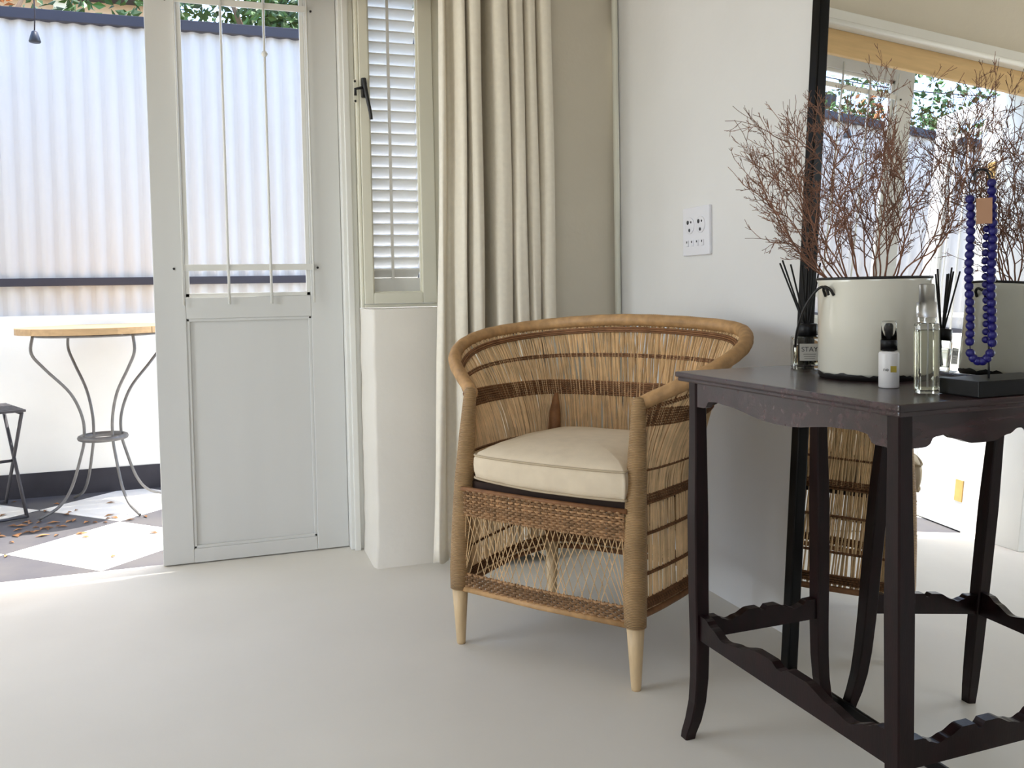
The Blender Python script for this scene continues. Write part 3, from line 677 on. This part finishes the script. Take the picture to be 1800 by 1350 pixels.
b = MB(); b.box(-.0145, -.0118, .254, .0065, -.0110, .292, .0003); b.build('paper_tag', 'card_tan', NK)

# ---------------------------------------------------------------- courtyard
w = MB(); w.box(-6, 3.25, -.14, 6, 4.70, -.026); pav = struct('floor_courtyard', w, 'grout', 'checkered courtyard paving in white and grey')
ts = .500; gm = MB().box(-ts / 2 + .0015, -ts / 2 + .0015, -.03, ts / 2 - .0015, ts / 2 - .0015, -.002, .0015)
tm = {True: gm.mesh('tile'), False: gm.mesh('tile')}
for q, n in ((True, 'tile_white'), (False, 'tile_grey')): tm[q].materials.append(M[n])
e1 = Vector((math.cos(R(45)), math.sin(R(45)), 0)); e2 = Vector((-e1.y, e1.x, 0)); V1 = Vector((-.365, 3.262, 0))
def clip_poly(poly, y0, y1):
    for lim, s in ((y0, 1), (y1, -1)):
        out = []
        for i in range(len(poly)):
            a, b = poly[i - 1], poly[i]; ia, ib = (a.y - lim) * s >= 0, (b.y - lim) * s >= 0
            if ia != ib: t = (lim - a.y) / (b.y - a.y); out.append(a.lerp(b, t))
            if ib: out.append(b)
        poly = out
        if len(poly) < 3: return []
    return poly
for i in range(-6, 8):
    for j in range(-6, 8):
        c = V1 + e1 * (ts * (i + .5)) + e2 * (ts * (j + .5))
        if not (-2.6 < c.x < 2.2): continue
        g = ts / 2 - .0015
        poly = clip_poly([c - e1 * g - e2 * g, c + e1 * g - e2 * g, c + e1 * g + e2 * g, c - e1 * g + e2 * g], 3.252, 4.608)
        white = (i + j) % 2 == 0
        if len(poly) < 3 or max(p.y for p in poly) - min(p.y for p in poly) < .03: continue
        if min(p.y for p in poly) > c.y - .34 and max(p.y for p in poly) < c.y + .34 or len(poly) != 4:
            MB().prism([(p.x, p.y) for p in poly], (0, 0, -.03), (1, 0, 0), (0, 1, 0), (0, 0, .028)).build('tile', 'tile_white' if white else 'tile_grey', pav)
        else:
            o = link('tile', tm[white], None, pav); o.location = c; o.rotation_euler = (0, 0, R(45))
# yard wall: corrugated sheet on a plastered base
YW = 4.61
yw = MB(); yw.box(-6, YW, -.1, 6, YW + .18, .845); yw = struct('wall_courtyard', yw, 'wall_yard', 'pale courtyard wall with corrugated sheeting above a plastered base')
MB().box(-6, YW - .006, -.03, 6, YW, .113).build('painted_skirting', 'plinth_charcoal', yw)
for k in range(-6, 7):
    x0 = k * .83 - .2; rows = []; nn = 88
    xs = [x0 + .85 * i / nn for i in range(nn + 1)]
    for z in (.835, 2.215): rows.append([(x, YW + .022 + .010 * math.sin(2 * math.pi * x / .0745) + (.0012 if k % 2 else 0), z) for x in xs])
    MB().grid(rows).build('corrugated_sheet', 'sheet_white', yw)
MB().box(-6, YW + .03, .84, 6, YW + .05, 2.2).build('backing', 'sheet_white', yw)
MB().box(-6, YW - .004, .982, 6, YW + .016, 1.019, .003).build('rail', 'trim_charcoal', yw)
MB().box(-6, YW - .008, 2.203, 6, YW + .06, 2.252, .003).build('capping', 'trim_charcoal', yw)
w = MB(); w.box(-3.0, 3.25, -.1, -2.8, 4.61, 2.3); struct('wall_courtyard_end', w, 'wall_yard', 'white end wall of the courtyard')
g = MB(); g.box(-40, 4.8, -.3, 40, 60, -.1); struct('ground', g, 'soil', 'bare ground beyond the courtyard wall')

# neighbour's house behind the wall
nh = thing('neighbour_house', 'peach rendered house beyond the courtyard wall', 'house', (-1.7, 8.6, -.1))
MB().box(-1.6, 0, 0, 1.35, 3, 3.6).build('wall', 'neighbour_wall', nh)
MB().box(-1.8, -.25, 3.6, 1.55, 3.2, 3.75, .02).build('roof', 'plinth_charcoal', nh)
MB().box(.55, -.05, 0, .66, 0, 3.6).build('downpipe', 'frame_cream', nh)

def tree(name, loc, rad, hz, n, leafmat, label, seed, leaf=.05):
    r_ = random.Random(seed); t = thing(name, label, 'tree', loc)
    tk = MB(); tk.tube([(0, 0, 0), (.05, 0, hz * .5), (0, .05, hz)], [.11, .08, .04], 8)
    for k in range(9):
        a = r_.uniform(0, 6.28); q = Vector((math.cos(a) * rad * .7, math.sin(a) * rad * .7, hz + r_.uniform(-.5, .6) * rad)); tk.tube([(0, .02, hz * .6), q * .5 + Vector((0, 0, hz * .4)), q], [.04, .025, .01], 5)
    tk.build('trunk', 'bark', t)
    lf = MB()
    cl = [Vector((r_.gauss(0, .45), r_.gauss(0, .45), r_.gauss(0, .40))) * rad for _ in range(26)]
    for i in range(n):
        c = cl[i % 26] + Vector((r_.gauss(0, .17), r_.gauss(0, .17), r_.gauss(0, .15))) * rad + Vector((0, 0, hz))
        a = Vector((r_.uniform(-1, 1), r_.uniform(-1, 1), r_.uniform(-1, .4))).normalized(); b = a.orthogonal().normalized(); b.rotate(Matrix.Rotation(r_.uniform(0, 6.28), 3, a)); s = leaf * r_.uniform(.7, 1.3)
        nrm = a.cross(b) * s * .12
        lf.add([c, c + a * s * .5 + b * s * .28 + nrm, c + a * s, c + a * s * .5 - b * s * .28 + nrm], [(0, 1, 2), (0, 2, 3)])
    lf.build('foliage', leafmat, t, stuff=True)
tree('green_tree', (.55, 6.6, -.1), 1.0, 2.75, 7500, 'leaf_green', 'leafy green tree behind the courtyard wall seen through the door pane', 1, .07)
tree('green_tree', (3.6, 8.4, -.1), 1.1, 3.2, 4200, 'leaf_green', 'green tree further right beyond the courtyard wall', 2, .07)
tree('rust_tree', (-1.35, 6.3, -.1), .5, 2.75, 700, 'leaf_rust', 'rust-leaved tree above the courtyard wall beside the open doorway', 3, .06)
tree('green_tree', (-3.3, 7.2, -.1), .85, 3.1, 2200, 'leaf_green', 'green tree at the far left above the courtyard wall', 4, .07)

# patio table
PTB = thing('patio_table', 'round wooden patio table on bent steel legs in the courtyard', 'table', (-.445, 4.255, -.002), R(0))
rT = .325; zt = .802; nb = 7; wB = 2 * rT / nb
for k in range(nb):
    y0 = -rT + k * wB + .0015; y1 = y0 + wB - .003; P = []
    for y in [lerp(y0, y1, q / 6) for q in range(7)]: P.append((math.sqrt(max(.0004, rT * rT - y * y)), y))
    poly = P + [(-x, y) for x, y in reversed(P)]
    MB().prism(poly, (0, 0, zt - .027), (1, 0, 0), (0, 1, 0), (0, 0, .027)).build('plank', 'patio_wood', PTB)
prof = [(.280, .774), (.288, .70), (.235, .63), (.135, .52), (.088, .41), (.084, .315), (.102, .24), (.145, .117), (.20, .045), (.285, .008)]
for a_ in (213, 123, 303, 33):
    c, s = math.cos(R(a_)), math.sin(R(a_))
    MB().tube(catmull([(r * c, r * s, z) for r, z in prof], 6), .0062, 8).build('leg', 'patio_steel', PTB)
MB().tube([(.092 * math.cos(k * R(10)), .092 * math.sin(k * R(10)), .315) for k in range(36)], .012, 8, closed=True).build('ring', 'patio_steel', PTB)
MB().tube([(.255 * math.cos(k * R(10)), .255 * math.sin(k * R(10)), .768) for k in range(36)], .006, 8, closed=True).build('top_ring', 'patio_steel', PTB)

# folding patio stool, mostly out of frame at the left
FC = thing('folding_stool', 'dark steel folding stool at the left edge of the courtyard', 'stool', (-.975, 4.285, -.002), R(-67))
sx_ = .185
for y in (-.17, .17):
    MB().tube([(sx_, y, .445), (-.16, y, .008)], .0075, 8).build('leg', 'chair_steel', FC)
    MB().tube([(sx_ + .02, y, .008), (-.14, y, .445)], .0075, 8).build('leg', 'chair_steel', FC)
    MB().tube([(-.15, y, .447), (sx_, y, .447)], .008, 8).build('seat_rail', 'chair_steel', FC)
for x in (.185, .140, .095, .05, .005, -.04, -.085, -.13): MB().box(x - .019, -.185, .452, x + .012, .185, .462, .002).build('seat_slat', 'chair_steel', FC)
for x, z in ((sx_ + .018, .011), (-.155, .011), (.02, .225)): MB().tube([(x, -.17, z), (x, .17, z)], .0065, 8).build('stretcher', 'chair_steel', FC)

# string light over the courtyard
SL = thing('string_light', 'dark festoon bulb hanging from a cable over the courtyard', 'light', (-.655, 4.30, 2.02))
b = MB(); b.lathe([(0, .0), (.022, .0), (.024, .004), (.018, .026), (.012, .045), (.005, .05), (0, .05)], 18); b.build('lamp_shade', 'bulb_dark', SL)
b = MB(); b.tube([(0, 0, .048), (.004, 0, .12), (0, 0, .32)], .003, 6); b.build('drop_cable', 'cord_dark', SL)
b = MB(); b.tube(catmull([(-2.5, -.3, .55), (-1, -.1, .38), (0, 0, .32), (1.1, .1, .40), (2.5, .2, .6)], 8), .003, 6); b.build('cable', 'cord_dark', SL)

# dry leaves blown on the paving
lr = random.Random(9); dl = MB()
for k in range(90):
    x, y = lr.gauss(-.75, .28), lr.gauss(3.95, .18)
    if not (3.3 < y < 4.58): continue
    a = lr.uniform(0, 6.28); s = lr.uniform(.012, .028); c, s_ = math.cos(a) * s, math.sin(a) * s
    dl.add([(x - c, y - s_, .0), (x + s_ * .4, y - c * .4, .006), (x + c, y + s_, .001), (x - s_ * .4, y + c * .4, .005)], [(0, 1, 2), (0, 2, 3)])
tag(dl.build('leaf_litter', 'dry_leaf'), 'dry brown leaves scattered on the courtyard tiles', 'leaves', None, 'stuff')
